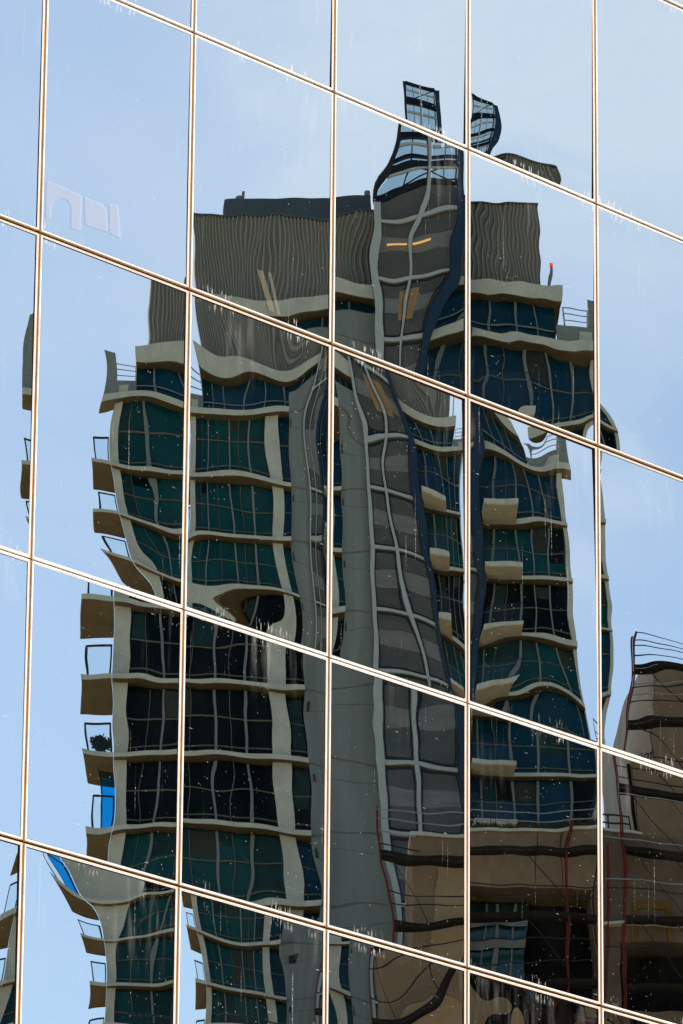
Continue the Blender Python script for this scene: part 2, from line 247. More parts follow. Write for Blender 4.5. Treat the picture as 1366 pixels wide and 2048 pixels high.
# ------------------------------------------------------------------ the glass facade
# how each pane is bowed: (place in the pane on the photograph's raster) -> (what it shows, in the tower's dx, dy)
CT = {
'Z3': [(815,168,760,250),(865,182,920,250),(822,245,765,330),(878,268,925,335),(700,60,680,90),(900,60,930,90),(690,185,690,290),(925,285,985,350),(690,120,685,180)],
'Z4': [(958,208,790,250),(985,208,930,250),(945,280,780,350),(984,270,930,340),(1020,299,965,430,3),(1110,325,1085,430,3),(1118,368,1085,478,3),(1050,338,1000,466,3),(1002,312,950,440),(1150,330,1130,395),(1150,250,1150,250),(1050,100,1050,100),(960,100,940,110)],
'Z5': [(1250,100,1250,100),(1350,300,1350,300),(1200,380,1160,420),(1230,400,1230,420)],
'Z2': [(450,30,450,30),(640,120,640,150)],
'A0': [(50,100,50,100),(50,400,50,380)],
'A1': [(376,560,345,445),(350,548,300,425),(200,300,200,300),(120,440,120,440),(300,480,280,420),(370,300,330,300)],
'A2': [(385,418,340,430),(450,430,430,432),(655,428,655,430),(455,390,430,402),(655,385,655,402),(391,500,336,530),(395,560,337,592),(480,600,455,618),(560,605,555,618),(655,590,655,618),(655,625,655,650),(580,640,578,652),(500,150,500,150),(420,250,380,260),(640,280,640,290),(640,670,640,690)],
'A3': [(752,440,748,470),(748,600,748,655),(742,685,748,735),(778,340,748,385),(797,260,748,330),(848,440,832,470),(820,540,832,575),(795,680,832,735),(862,300,832,355),(912,400,915,445),(905,500,915,545),(925,350,935,400),(918,540,938,585),(870,600,935,655),(835,740,935,780),(700,382,690,402),(672,425,675,430),(740,417,740,430),(672,555,675,616),(740,570,740,616),(672,586,675,650),(740,606,740,650),(855,700,945,738),(922,668,990,738),(790,503,790,556),(800,655,800,708),(690,220,690,240),(910,760,985,810),(680,670,680,740)],
'A4': [(945,397,945,430),(1078,400,1085,430),(1080,500,1085,535),(1084,568,1085,612),(945,558,945,616),(945,592,945,650),(1120,575,1125,620),(1118,607,1125,650),(945,672,945,738),(1020,690,1020,738),(1100,695,1105,738),(1187,693,1190,738),(1070,833,1028,840),(1120,850,1090,870),(1187,825,1180,862),(1187,595,1203,625),(1125,628,1130,662),(1000,340,985,350),(1150,400,1150,420),(960,780,950,810),(1000,800,990,818),(1040,818,1015,828),(945,700,940,760)],
'A5': [(1237,860,1195,860),(1238,900,1195,915),(1205,850,1150,875),(1300,500,1330,500),(1265,890,1240,900),(1330,800,1360,800),(1205,600,1270,600,2),(1210,700,1252,680,2),(1206,745,1238,720,2),(1203,768,1230,738),(1226,802,1200,776),(1260,800,1260,780),(1215,730,1262,715),(1226,760,1250,750)],
'B0': [(45,690,195,640,3),(66,690,225,640,3),(42,790,195,738,3),(70,800,232,742,3),(45,930,172,870,3),(58,1015,190,960,3),(20,800,150,740),(20,600,80,600),(20,1050,120,1050),(60,560,170,560)],
'B1': [(303,570,335,500),(292,610,335,540),(286,690,335,612),(360,682,420,616),(275,707,305,622),(275,735,305,650),(350,715,410,652),(210,715,195,640),(237,790,225,725),(207,806,195,738),(350,802,365,738),(215,850,228,790),(238,850,256,790),(187,928,172,870),(220,928,228,870),(360,958,370,870),(190,1024,172,1002),(243,1028,228,1002),(360,1085,375,1002),(190,1100,172,1134),(262,1116,232,1134),(355,1162,375,1120),(242,980,242,930),(272,1090,246,1080),(325,840,325,780),(330,970,325,895),(342,1090,325,1022),(130,1100,120,1180),(150,700,130,650),(150,560,130,500),(290,1180,240,1190),(110,900,100,870)],
'B2': [(395,610,337,520),(393,650,336,580),(403,690,337,613),(500,716,450,616),(605,744,600,616),(412,737,320,650),(500,745,450,652),(600,752,600,652),(520,850,538,770),(543,850,572,770),(565,850,605,770),(605,850,748,770),(617,850,832,770),(628,850,915,770),(636,850,938,770),(652,850,990,770),(545,1080,538,1000),(566,1080,572,1000),(582,1080,605,1000),(618,1080,748,1000),(637,1080,915,1000),(653,1080,960,1000),(575,1235,538,1195),(592,1240,572,1195),(606,1245,605,1195),(632,1250,748,1195),(650,1265,910,1200),(386,850,245,770),(415,860,325,775),(450,860,420,775),(492,860,490,775),(390,832,250,738),(440,820,400,738),(505,832,510,738),(600,846,660,738),(384,966,245,870),(450,960,415,870),(530,962,530,870),(600,972,650,870),(380,1090,245,1002),(450,1080,410,1002),(540,1077,530,1002),(610,1098,670,1002),(405,1189,320,1131),(480,1190,440,1134),(560,1181,525,1134),(480,1228,440,1153),(430,1213,365,1134),(500,1262,475,1134),(450,1242,390,1108),(400,1226,300,1095),(560,1235,525,1172),(590,1275,553,1175),(420,1150,345,1092),(500,1150,485,1095),(555,1150,538,1098),(520,1232,492,1176),(480,1208,440,1152),(548,1150,538,1085),(570,1150,572,1085),(560,1200,538,1150),(580,1200,572,1150),(640,720,760,640)],
'B3': [(707,830,748,748),(730,960,748,858),(738,1080,748,985),(745,1250,748,1160),(665,960,572,850),(692,960,605,850),(690,1080,605,985),(668,1080,575,985),(693,1200,605,1115),(668,1250,560,1150),(735,967,755,842),(820,982,915,842),(740,1082,755,974),(840,1099,915,974),(745,1202,755,1106),(865,1224,915,1106),(765,965,832,842),(788,1082,832,974),(815,1210,832,1106),(850,1300,832,1190),(885,1340,915,1220),(832,942,935,790),(850,1050,935,905),(872,1200,935,1070),(895,1345,935,1222),(921,940,1190,790),(921,1050,1190,915),(923,1200,1190,1070),(897,1012,1028,862),(904,1125,1028,995),(906,1250,1028,1125),(835,895,945,738),(910,893,1120,738),(870,1003,980,835),(880,1118,980,967),(886,1247,980,1099),(820,832,960,617),(870,838,1050,617),(905,800,1088,575),(917,838,1150,620),(750,745,850,600),(690,735,700,640),(665,870,570,738),(700,872,640,738),(664,985,570,870),(700,990,660,870),(668,1110,575,1002),(705,1112,660,1002)],
'B4': [(955,902,945,738),(1040,922,1050,738),(1122,940,1190,738),(1126,955,1193,758,2),(1129,1000,1193,808,3),(1131,1040,1193,855,3),(1135,1095,1193,920,3),(1140,1150,1193,985,3),(1144,1210,1193,1052,3),(1150,1280,1193,1120,3),(1157,1340,1193,1185,3),(1165,1400,1193,1250,3),(1178,1475,1193,1315,3),(950,920,918,745),(955,1080,918,900),(953,1200,918,1020),(945,1300,918,1130),(1028,1016,1028,840),(1038,1126,1028,968),(1042,1236,1028,1098),(958,1010,945,835),(962,1125,945,967),(957,1255,945,1099),(1080,1037,1100,870),(1128,1043,1190,870),(1085,1146,1100,1002),(1135,1151,1190,1002),(1090,1252,1100,1134),(1142,1267,1190,1134),(950,1365,945,1228),(1045,1341,1028,1228),(1060,1376,1050,1264),(1100,1358,1100,1264),(1155,1376,1190,1266),(960,1402,960,1250),(1100,1442,1100,1320),(1000,1392,1000,1275),(1040,887,1150,640),(1125,892,1212,690),(960,830,930,690),(1178,1300,1262,1325,0.35),(1182,1340,1262,1365,0.35),(1187,1400,1258,1420,0.3),(1160,1210,1212,1060,1),(1165,1280,1216,1130,1)],
'B5': [(1215,940,1216,860),(1255,930,1258,860),(1320,960,1325,930),(1300,1010,1300,950),(1240,1000,1230,940),(1236,1380,1212,1385),(1203,985,1194,930),(1212,1080,1194,1040,2),(1217,1160,1194,1135,2),(1222,1250,1194,1240,2),(1223,1350,1194,1355,2),(1219,1405,1194,1415,2),(1207,1450,1194,1465),(1262,1275,1250,1292,2),(1263,1300,1250,1318,2),(1264,1330,1250,1348,2),(1266,1365,1250,1384,2),(1264,1400,1250,1420,2),(1248,1450,1250,1470),(1308,1303,1275,1322,2),(1292,1370,1275,1385,2),(1276,1430,1275,1440,2),(1263,1490,1275,1500,2),(1352,1310,1340,1322,2),(1350,1400,1340,1405),(1235,1400,1222,1420),(1225,1465,1215,1470),(1340,1490,1335,1495),(1350,1100,1350,1100),(1260,1100,1260,1060),(1242,1230,1224,1220),(1295,1285,1267,1300),(1300,1500,1300,1520)],
'C0': [(30,1300,30,1300),(30,1550,30,1550)],
'C1': [(158,1197,172,1266),(228,1205,228,1266),(358,1225,370,1266),(161,1355,172,1398),(228,1357,228,1398),(355,1366,365,1398),(166,1508,172,1530),(228,1513,228,1530),(355,1505,365,1530),(174,1663,172,1662),(230,1668,228,1662),(350,1653,365,1662),(257,1280,256,1335),(256,1440,256,1465),(252,1580,256,1595),(325,1290,325,1335),(331,1440,325,1465),(318,1550,325,1565),(302,1680,325,1690),(90,1400,100,1430),(90,1640,100,1640),(110,1250,125,1300)],
'C2': [(372,1366,368,1398),(440,1365,435,1398),(535,1376,538,1398),(645,1386,660,1398),(372,1512,368,1530),(460,1512,450,1530),(545,1526,538,1530),(645,1536,650,1530),(370,1643,368,1662),(440,1649,435,1662),(560,1666,540,1662),(645,1676,640,1662),(450,1788,440,1775),(580,1818,545,1794),(535,1320,538,1350),(540,1480,538,1495),(553,1580,538,1590),(562,1700,538,1700),(575,1800,538,1785),(568,1320,572,1350),(575,1500,572,1515),(588,1600,572,1605),(612,1780,572,1770),(605,1320,605,1350),(620,1500,605,1515),(630,1600,605,1605),(646,1780,605,1770),(425,1320,428,1350),(428,1480,428,1500),(428,1600,428,1610),(432,1700,428,1705),(490,1290,490,1330),(485,1440,490,1460),(500,1580,490,1590),(513,1680,490,1680)],
'C3': [(742,1372,748,1400),(748,1480,748,1490),(760,1620,748,1610),(790,1780,748,1760),(800,1865,748,1840),(818,1390,832,1410),(830,1500,832,1500),(841,1640,832,1625),(910,1420,915,1440),(918,1500,915,1505),(927,1630,915,1620),(755,1500,755,1500),(910,1515,912,1500),(765,1640,752,1632),(922,1648,912,1632),(700,1380,700,1398),(700,1530,700,1530),(700,1675,690,1662),(690,1815,680,1794),(820,1665,815,1655),(822,1850,815,1830),(920,1850,915,1840)],
'C4': [(945,1515,945,1495),(1023,1520,1026,1495),(1025,1560,1028,1535),(1090,1552,1090,1530),(1188,1555,1180,1530),(945,1660,945,1652),(1050,1660,1050,1652),(1185,1652,1185,1652),(975,1600,975,1590),(1140,1600,1135,1590),(1070,1800,1070,1800),(950,1900,950,1890),(1180,1950,1180,1950)],
'C5': [(1252,1560,1275,1560),(1258,1640,1275,1640),(1225,1515,1250,1515),(1240,1640,1250,1640),(1300,1800,1300,1800),(1350,1950,1350,1950),(1215,1800,1215,1800)],
'D0': [(5,1835,172,1794),(30,1815,228,1785),(20,1900,235,1850),(5,1950,228,1905),(40,1950,268,1910),(8,1770,160,1730),(25,1720,160,1680)],
'D1': [(97,1712,203,1605),(113,1712,226,1600),(160,1797,203,1650),(178,1800,227,1652),(200,1760,240,1625),(190,1785,233,1640,2),(206,1800,238,1655,2),(150,1742,233,1615,2),(215,1778,245,1640,2),(128,1730,231,1608,2),(165,1760,235,1628,3),(182,1775,240,1640,3),(255,1790,256,1645),(125,1777,178,1658),(150,1803,190,1664),(210,1827,240,1666),(265,1813,270,1662),(302,1780,292,1650),(168,1876,172,1794),(215,1887,228,1794),(290,1868,305,1794),(342,1848,360,1794),(182,1972,172,1926),(218,1978,228,1926),(290,1966,310,1926),(342,1958,360,1926),(214,1920,228,1855),(242,1920,256,1855),(246,1850,256,1755),(318,1965,325,1912),(335,1890,325,1825),(280,2022,285,1985),(90,1800,80,1740),(100,1950,90,1900)],
'D2': [(372,1815,185,1715),(385,1850,205,1785),(402,1868,245,1796),(470,1893,385,1795),(530,1890,525,1794),(402,1962,180,1926),(414,1966,248,1926),(480,1985,400,1926),(600,1994,610,1926),(407,1940,240,1890),(408,2025,230,1985),(480,2026,400,1985),(532,1880,538,1785),(527,1950,538,1868),(530,1990,538,1918),(547,1870,572,1770),(550,1950,572,1868),(572,1900,605,1798),(561,1970,605,1890),(640,1930,745,1860),(615,2000,700,1935),(600,1880,640,1770)],
'D3': [(665,1950,560,1885),(700,1920,600,1840),(720,1960,650,1900),(750,1960,742,1905),(780,1925,830,1850),(840,1960,880,1930),(900,1990,860,2000),(700,2030,575,1960)],
'D4': [(960,2000,980,2010),(1050,1985,1010,1940),(1100,2030,1150,1960),(1180,2030,1180,2030)],
'D5': [(1300,2040,1300,2040)],
}
COLS = list(range(-3, 10))                                  # column lines; line 3 runs through FP, 1.5 m apart
ROWZ = {'Y': (4.48, 2.04), 'Z': (2.04, 0.0), 'A': (0.0, -2.0310), 'B': (-2.0310, -4.4729), 'C': (-4.4729, -6.5114), 'D': (-6.5114, -8.9534), 'E': (-8.9534, -10.99)}
W = 1.5
def fpt(u, v, n=0.0): return FP + EU * u + EV * v + EN * n
BUMPS = {'D3': [(0.45, 0.92, 0.17, -0.0006), (0.85, 0.80, 0.2, 0.0005)], 'D4': [(0.3, 0.86, 0.17, -0.0011), (0.8, 0.84, 0.18, 0.0006)], 'D5': [(0.3, 0.88, 0.2, 0.0012)], 'B3': [(0.5, 0.9, 0.16, 0.0003)], 'D2': [(0.75, 0.90, 0.15, -0.0003)]}
NU, NV = 9, 13                                              # spline spans across and up a pane
def bspl(x, n):
    """cubic B-splines on n equal spans of [0, 1]: values, first, second and third derivatives, each (len(x), n + 3)"""
    x = np.atleast_1d(np.asarray(x, float)); y = np.clip(x * n, -0.4, n + 0.4); i = np.clip(np.floor(y).astype(int), 0, n - 1); t = y - i
    o_ = [np.zeros((len(x), n + 3)) for _ in range(4)]
    c = [[(1 - t) ** 3 / 6, (3 * t ** 3 - 6 * t * t + 4) / 6, (-3 * t ** 3 + 3 * t * t + 3 * t + 1) / 6, t ** 3 / 6],
         [-(1 - t) ** 2 / 2, (9 * t * t - 12 * t) / 6, (-9 * t * t + 6 * t + 3) / 6, t * t / 2],
         [1 - t, 3 * t - 2, 1 - 3 * t, t], [-1 + 0 * t, 3 + 0 * t, -3 + 0 * t, 1 + 0 * t]]
    for d in range(4):
        for k in range(4): o_[d][np.arange(len(x)), i + k] = c[d][k] * n ** d
    return o_
def fit_bow(cts, u0, u1, v0, v1):
    """smooth height field whose slopes send each sight line where the glass sends it"""
    wu, wv = u1 - u0, v1 - v0; A = []; b = []; SC = 20000.0
    for c_ in cts:
        x, y, dx, dy = c_[:4]; wt = c_[4] if len(c_) > 4 else 1.0
        d = ray(x, y); tt = ((FP - CAMO) @ EN) / (d @ EN); P = CAMO + d * tt
        Q = TW.p(dx, dy, 0.0); r = Q - P; r /= np.linalg.norm(r); Nn = r - d
        u = ((P - FP) @ EU - u0) / wu; v = ((P - FP)[2] - v0) / wv
        U, V = bspl(u, NU), bspl(v, NV)
        A.append(wt * SC / wu * np.outer(V[0], U[1]).ravel()); b.append(-wt * SC * (Nn @ EU) / (Nn @ EN))
        A.append(wt * SC / wv * np.outer(V[1], U[0]).ravel()); b.append(-wt * SC * Nn[2] / (Nn @ EN))
    U, V = bspl(np.linspace(0.02, 0.98, 14), NU), bspl(np.linspace(0.02, 0.98, 20), NV)
    q = SC / 12.0 * SMOOTH
    for (i, j, w) in ((3, 0, 1 / wu ** 3), (2, 1, 3 ** .5 / wu ** 2 / wv), (1, 2, 3 ** .5 / wu / wv ** 2), (0, 3, 1 / wv ** 3)):
        A.append((q * w * np.einsum('ai,bj->abji', U[i], V[j])).reshape(-1, (NU + 3) * (NV + 3)))
    for (i, j, w) in ((2, 0, 1 / wu ** 2), (1, 1, 2 ** .5 / wu / wv), (0, 2, 1 / wv ** 2)):
        A.append((q * 0.6 * w * np.einsum('ai,bj->abji', U[i], V[j])).reshape(-1, (NU + 3) * (NV + 3)))
    A = np.vstack([np.atleast_2d(r) for r in A]); b = np.concatenate([np.array(b), np.zeros(len(A) - len(b))])
    A = np.vstack([A, np.eye(A.shape[1]) * 1.0]); b = np.concatenate([b, np.zeros(A.shape[1])])
    return np.linalg.lstsq(A, b, rcond=None)[0].reshape(NV + 3, NU + 3)
SMOOTH = 0.035
fac = thing('glass_facade', 'mirror-glass curtain wall of bowed panes in bright gold-edged frames, reflecting a tower and sky', 'building', (FP[0], FP[1], 0))
HG, HL1, HD, HL2, HE = 0.0135, 0.0203, 0.0234, 0.0276, 0.0312   # half widths from the joint centre outwards
GAP = {0.0: 0.0115, -2.0310: 0.0165, -4.4729: 0.0075, -6.5114: 0.0135}   # half width of the joint at each transom
def strip_ring(mb, u0, u1, v0, v1, a, b, n0, n1, m=0, ab=None, at=None):
    """four mitred bars just inside a pane's border, from inset a to inset b, between depths n0 (back) and n1 (front)"""
    ab = a if ab is None else ab; at = a if at is None else at
    o_ = [(u0 + a, v0 + ab), (u1 - a, v0 + ab), (u1 - a, v1 - at), (u0 + a, v1 - at)]; i_ = [(u0 + b, v0 + b), (u1 - b, v0 + b), (u1 - b, v1 - b), (u0 + b, v1 - b)]
    for k in range(4):
        q = (k + 1) % 4
        mb.quadbox([fpt(*o_[k], n1), fpt(*o_[q], n1), fpt(*i_[q], n1), fpt(*i_[k], n1), fpt(*o_[k], n0), fpt(*o_[q], n0), fpt(*i_[q], n0), fpt(*i_[k], n0)], m)
PL = np.array(fac.location); PANES = {}
for ci in COLS[:-1]:
    for rk, (vt, vb) in ROWZ.items():
        u0, u1, v0, v1 = (ci - 3) * W, (ci - 2) * W, vb, vt
        key = rk + str(ci); shown = key in CT
        nu, nv = (64, 96) if shown else (16, 24)
        uu, vv = np.meshgrid(np.linspace(u0 + 0.0292, u1 - 0.0292, nu + 1), np.linspace(v0 + 0.0292, v1 - 0.0292, nv + 1))
        uc, hu, vc, hv = (u0 + u1) / 2, W / 2, (v0 + v1) / 2, (v1 - v0) / 2
        a, c = (uu - uc) / hu, (vv - vc) / hv
        h = np.zeros_like(uu); su = np.zeros_like(uu); sv = np.zeros_like(uu)
        if shown:
            co = fit_bow(CT[key], u0, u1, v0, v1)
            U, V = bspl((uu[0] - u0) / W, NU), bspl((vv[:, 0] - v0) / (v1 - v0), NV)
            h = V[0] @ co @ U[0].T; su = V[0] @ co @ U[1].T / W; sv = V[1] @ co @ U[0].T / (v1 - v0)
        else:
            k1, k2, k3 = rng.normal(0, 0.0012, 3)
            h += k1 * a + k2 * c + k3 * (a * a + c * c) * 0.5; su += (k1 + k3 * a) / hu; sv += (k2 + k3 * c) / hv
        for (bu, bv, sg, am) in BUMPS.get(key, ()):           # a dent or pillow in the pane
            du, dv = uu - (u0 + bu * W), vv - (v0 + bv * (v1 - v0)); e = am * np.exp(-(du * du + dv * dv) / (2 * sg * sg))
            h += e; su += -e * du / sg ** 2; sv += -e * dv / sg ** 2
        for _ in range(7):                                  # roller waves and small waviness of the glass
            lam = rng.uniform(0.22, 0.62); th = rng.uniform(0, math.pi); ph = rng.uniform(0, 6.28); kx, ky = 2 * math.pi / lam * math.cos(th), 2 * math.pi / lam * math.sin(th)
            amp = rng.uniform(0.00004, 0.00011) * lam / (2 * math.pi)
            w = kx * uu + ky * vv + ph; h += amp * np.sin(w); su += amp * kx * np.cos(w); sv += amp * ky * np.cos(w)
        h -= np.concatenate([h[0], h[-1], h[:, 0], h[:, -1]]).mean(); n0 = -0.0005
        P = (FP - PL)[None, None] + uu[..., None] * EU + vv[..., None] * EV + (h + n0)[..., None] * EN
        Nn = EN[None, None] - su[..., None] * EU - sv[..., None] * EV; Nn /= np.linalg.norm(Nn, axis=-1, keepdims=True)
        me = bpy.data.meshes.new('glass_pane'); idx = np.arange((nu + 1) * (nv + 1)).reshape(nv + 1, nu + 1)
        F = np.stack([idx[:-1, :-1], idx[:-1, 1:], idx[1:, 1:], idx[1:, :-1]], -1).reshape(-1, 4)
        me.from_pydata(P.reshape(-1, 3).tolist(), [], F.tolist()); me.materials.append(MIRROR)
        me.polygons.foreach_set('use_smooth', [True] * len(F))
        li = np.empty(len(me.loops), int); me.loops.foreach_get('vertex_index', li)
        for nm, A_, B_ in (('metres', uu + 20, vv + 20), ('place', (uu - u0) / W, (vv - v0) / (v1 - v0))):
            l_ = me.uv_layers.new(name=nm); l_.data.foreach_set('uv', np.stack([A_.ravel()[li], B_.ravel()[li]], -1).ravel())
        me.normals_split_custom_set_from_vertices(Nn.reshape(-1, 3).tolist())
        PANES[key] = po = bpy.data.objects.new('glass_pane', me); COL.objects.link(po); po.parent = fac
        fr = MB(); strip_ring(fr, u0, u1, v0, v1, HG, HL1, -0.030, 0.005, 0, GAP.get(v0, HG), GAP.get(v1, HG)); strip_ring(fr, u0, u1, v0, v1, HD, HL2, -0.030, 0.003); fr.build('pane_frame', ALU, po)
        ga = MB(); strip_ring(ga, u0, u1, v0, v1, HL1, HD, -0.030, -0.002); strip_ring(ga, u0, u1, v0, v1, HL2, HE, -0.030, 0.0012); ga.build('gasket', GASK, po)
def film(col, fac):  # thin film tinted like the lit interior behind the pane
    m = bpy.data.materials.new('interior_glimpse_film'); m.use_nodes = True; nt = m.node_tree; nt.nodes.clear(); o_ = nt.nodes.new('ShaderNodeOutputMaterial'); a_ = nt.nodes.new('ShaderNodeBsdfTransparent'); d_ = nt.nodes.new('ShaderNodeBsdfDiffuse')
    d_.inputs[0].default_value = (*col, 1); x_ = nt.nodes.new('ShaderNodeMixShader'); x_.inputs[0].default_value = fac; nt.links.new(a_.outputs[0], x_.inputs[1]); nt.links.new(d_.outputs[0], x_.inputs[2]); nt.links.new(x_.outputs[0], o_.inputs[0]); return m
def glimpse(pane, polys, mat_):  # added patches: lit interior shapes painted just in front of the pane
    me = bpy.data.meshes.new('interior_glimpse'); V = []; F = []
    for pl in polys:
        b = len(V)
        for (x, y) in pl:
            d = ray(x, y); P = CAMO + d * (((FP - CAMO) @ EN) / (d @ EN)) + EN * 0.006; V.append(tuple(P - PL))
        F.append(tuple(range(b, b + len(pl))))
    me.from_pydata(V, [], F); me.materials.append(mat_); o = bpy.data.objects.new('interior_glimpse', me); COL.objects.link(o); o.parent = pane
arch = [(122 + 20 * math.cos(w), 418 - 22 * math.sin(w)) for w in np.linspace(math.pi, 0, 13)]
glimpse(PANES['A1'], [[(93, 362), (120, 372)] + [(x, y) for x, y in arch[6::-1]] + [(101, 436), (91, 436)],
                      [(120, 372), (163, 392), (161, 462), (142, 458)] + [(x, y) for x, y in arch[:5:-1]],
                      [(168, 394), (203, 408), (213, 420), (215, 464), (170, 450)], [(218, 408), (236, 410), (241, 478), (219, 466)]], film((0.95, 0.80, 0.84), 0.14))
glimpse(PANES['A2'], [[(513, 540), (525, 542), (549, 626), (537, 620)], [(535, 545), (541, 546), (560, 632), (553, 629)]], film((0.62, 0.50, 0.34), 0.16))  # interior light stripes, painted as film on the pane
U0, U1 = (COLS[0] - 3) * W, (COLS[-1] - 3) * W; V1, V0 = ROWZ['Y'][0], ROWZ['E'][1]
levels = [ROWZ['Y'][0]] + [ROWZ[k][1] for k in ROWZ]
for ci in COLS:
    u = (ci - 3) * W; mb = MB()
    for a, b in zip(levels[1:], levels[:-1]):
        ga_, gb_ = GAP.get(a, HG), GAP.get(b, HG)
        for c0, c1, d, m_ in ((u - HG, u - 0.004, -0.03, 1), (u - 0.004, u + HG, -0.007, 0)):
            mb.quadbox([fpt(c0, a + ga_, d), fpt(c1, a + ga_, d), fpt(c1, b - gb_, d), fpt(c0, b - gb_, d), fpt(c0, a + ga_, -0.06), fpt(c1, a + ga_, -0.06), fpt(c1, b - gb_, -0.06), fpt(c0, b - gb_, -0.06)], m_)
    mb.build('mullion', [GOLD, JOIN], fac)
for v in levels:
    mb = MB(); gp = GAP.get(v, HG); cut = v - gp * 0.25
    for c0, c1, d, m_ in ((v - gp, cut, -0.008, 0), (cut, v + gp, -0.034, 1)):
        mb.quadbox([fpt(U0, c0, d), fpt(U1, c0, d), fpt(U1, c1, d), fpt(U0, c1, d), fpt(U0, c0, -0.06), fpt(U1, c0, -0.06), fpt(U1, c1, -0.06), fpt(U0, c1, -0.06)], m_)
    mb.build('transom', [GOLD, JOIN], fac)
mb = MB(); zb = -FP[2]
def fbox(mb, a, b, c, d, n0, n1): mb.quadbox([fpt(a, c, n1), fpt(b, c, n1), fpt(b, d, n1), fpt(a, d, n1), fpt(a, c, n0), fpt(b, c, n0), fpt(b, d, n0), fpt(a, d, n0)])
fbox(mb, U0, U1, V0, V1, -14, -0.065); mb.build('wall', BODY, fac)
mb = MB(); fbox(mb, U0 - 0.3, U1 + 0.3, zb, V0 - 0.05, -14, 0.05); fbox(mb, U0 - 0.3, U1 + 0.3, V1 + 0.05, V1 + 1.2, -14, 0.05); mb.build('base_wall', CONC, fac)

# ------------------------------------------------------------------ the apartment tower opposite
S = [738 + 132 * k for k in range(14)]
YG = TW.dyz(0.0)
base = TW.p(709, YG, 6)
tower = thing('apartment_tower', 'tall apartment tower with corrugated crown, brown glass bay and stacked balconies, reflected in the panes', 'building', (base[0], base[1], 0))
T = tower
def tb(x0, x1, y0, y1, t0, t1): q = MB(); q.box(TW, x0, x1, y0, y1, t0, t1); return q
# core and lower shaft
tb(258, 1186, S[0] + 10, S[13], 0.75, 13).build('core', VOID, T)
tb(230, 1192, S[13] + 6, YG, 0.3, 13).build('shaft_wall', CONC, T)
tb(538, 572, S[0] + 9, S[13], -0.06, 0.7).build('pier', PALE, T)
tb(228, 256, S[0] + 9, S[13], 0.02, 0.9).build('corner_column', PALE, T)
tb(1184, 1195, S[0] + 9, S[13], 0.02, 0.9).build('corner_column', PALE, T)
cw = tb(605, 750, S[0] - 60, S[13], -0.10, 0.7).build('concrete_wall', CONC, T)
jm = MB()
for k in range(0, 14):
    jm.box(TW, 604, 749, S[k] - 1.5, S[k] + 1.5, -0.115, -0.08); jm.box(TW, 604, 749, S[k] + 34, S[k] + 35, -0.112, -0.08)
jm.build('wall_joint', mat('joint', (0.19, 0.17, 0.13), 0.9), cw)
vm = MB()
for k in range(0, 14): vm.box(TW, 612, 617, S[k] + 20, S[k] + 34, -0.22, -0.12)
vm.build('wall_vent', BLCK, cw)
wr = random.Random(3)
BLINDS = [mat('dim_blind', (0.010, 0.045, 0.045), 0.4, 0, 0.25, 3, 0.1), mat('dark_curtain', (0.002, 0.010, 0.012), 0.5, 0, 0.3, 4, 0.05), mat('warm_blind', (0.045, 0.050, 0.038), 0.5, 0, 0.25, 3, 0.1)]
def window(x0, x1, k, g_, mull, two=True, t=0.35):
    y0, y1 = S[k] + 8, S[k + 1]
    w = tb(x0, x1, y0, y1, t, t + 0.12).build('window', g_, T)
    f = MB()
    for m_ in mull:
        f.box(TW, m_ - 2.6, m_ + 2.6, y0, y1, t - 0.12, t - 0.005)
    cuts = [x0] + [q for q in mull] + [x1]
    for a, b in zip(cuts[:-1], cuts[1:]):
        a2 = a + (2.7 if a != x0 else 0); b2 = b - (2.7 if b != x1 else 0)
        for fy in ((0.42, 0.83) if two else (0.55,)):
            yy = y0 + (y1 - y0) * fy; f.box(TW, a2, b2, yy - 1.2, yy + 1.2, t - 0.08, t - 0.005, 1)
        if b - a > 60: f.box(TW, (a + b) / 2 - 0.8, (a + b) / 2 + 0.8, y0, y1, t - 0.07, t - 0.004, 1)
    f.build('window_frame', [TRIM, TRIMH], w)
    bl_ = MB()
    for a, b in zip(cuts[:-1], cuts[1:]):
        halves = [(a + 4, (a + b) / 2 - 2), ((a + b) / 2 + 2, b - 4)] if b - a > 60 else [(a + 4, b - 4)]
        for c, d in halves:
            if d - c > 8 and wr.random() < 0.34:
                e = y0 + (y1 - y0) * wr.choice((0.2, 0.36, 0.39, 0.6, 0.8)); bl_.box(TW, c, d, y0 + 2, e, t - 0.0035, t - 0.0005, wr.choice((0, 0, 1, 2)))
    if bl_.v: bl_.build('blind', BLINDS, w)
    return w
lg = [TEAL, TEAL, TEAL, BLAK, BLAK, BLAK, BLAK, TEAL, TEAL, TEAL, TEAL, TEAL, TEAL]
lg2 = [NAVY, NAVY, TEAL, BLAK, BLAK, BLAK, BLAK, NAVY, NAVY, TEAL, NAVY, TEAL, NAVY]
rg = [NAVY, TEAL, BLAK, TEAL, NAVY, NAVY, NAVY, NAVY, TEAL, NAVY, TEAL, TEAL, TEAL]
for k in range(0, 13):
    window(256, 538, k, lg[k], [325, 428, 490]); window(572, 605, k, lg2[k], [])
    window(935, 1184, k, rg[k], [962, 1028, 1078, 1138])
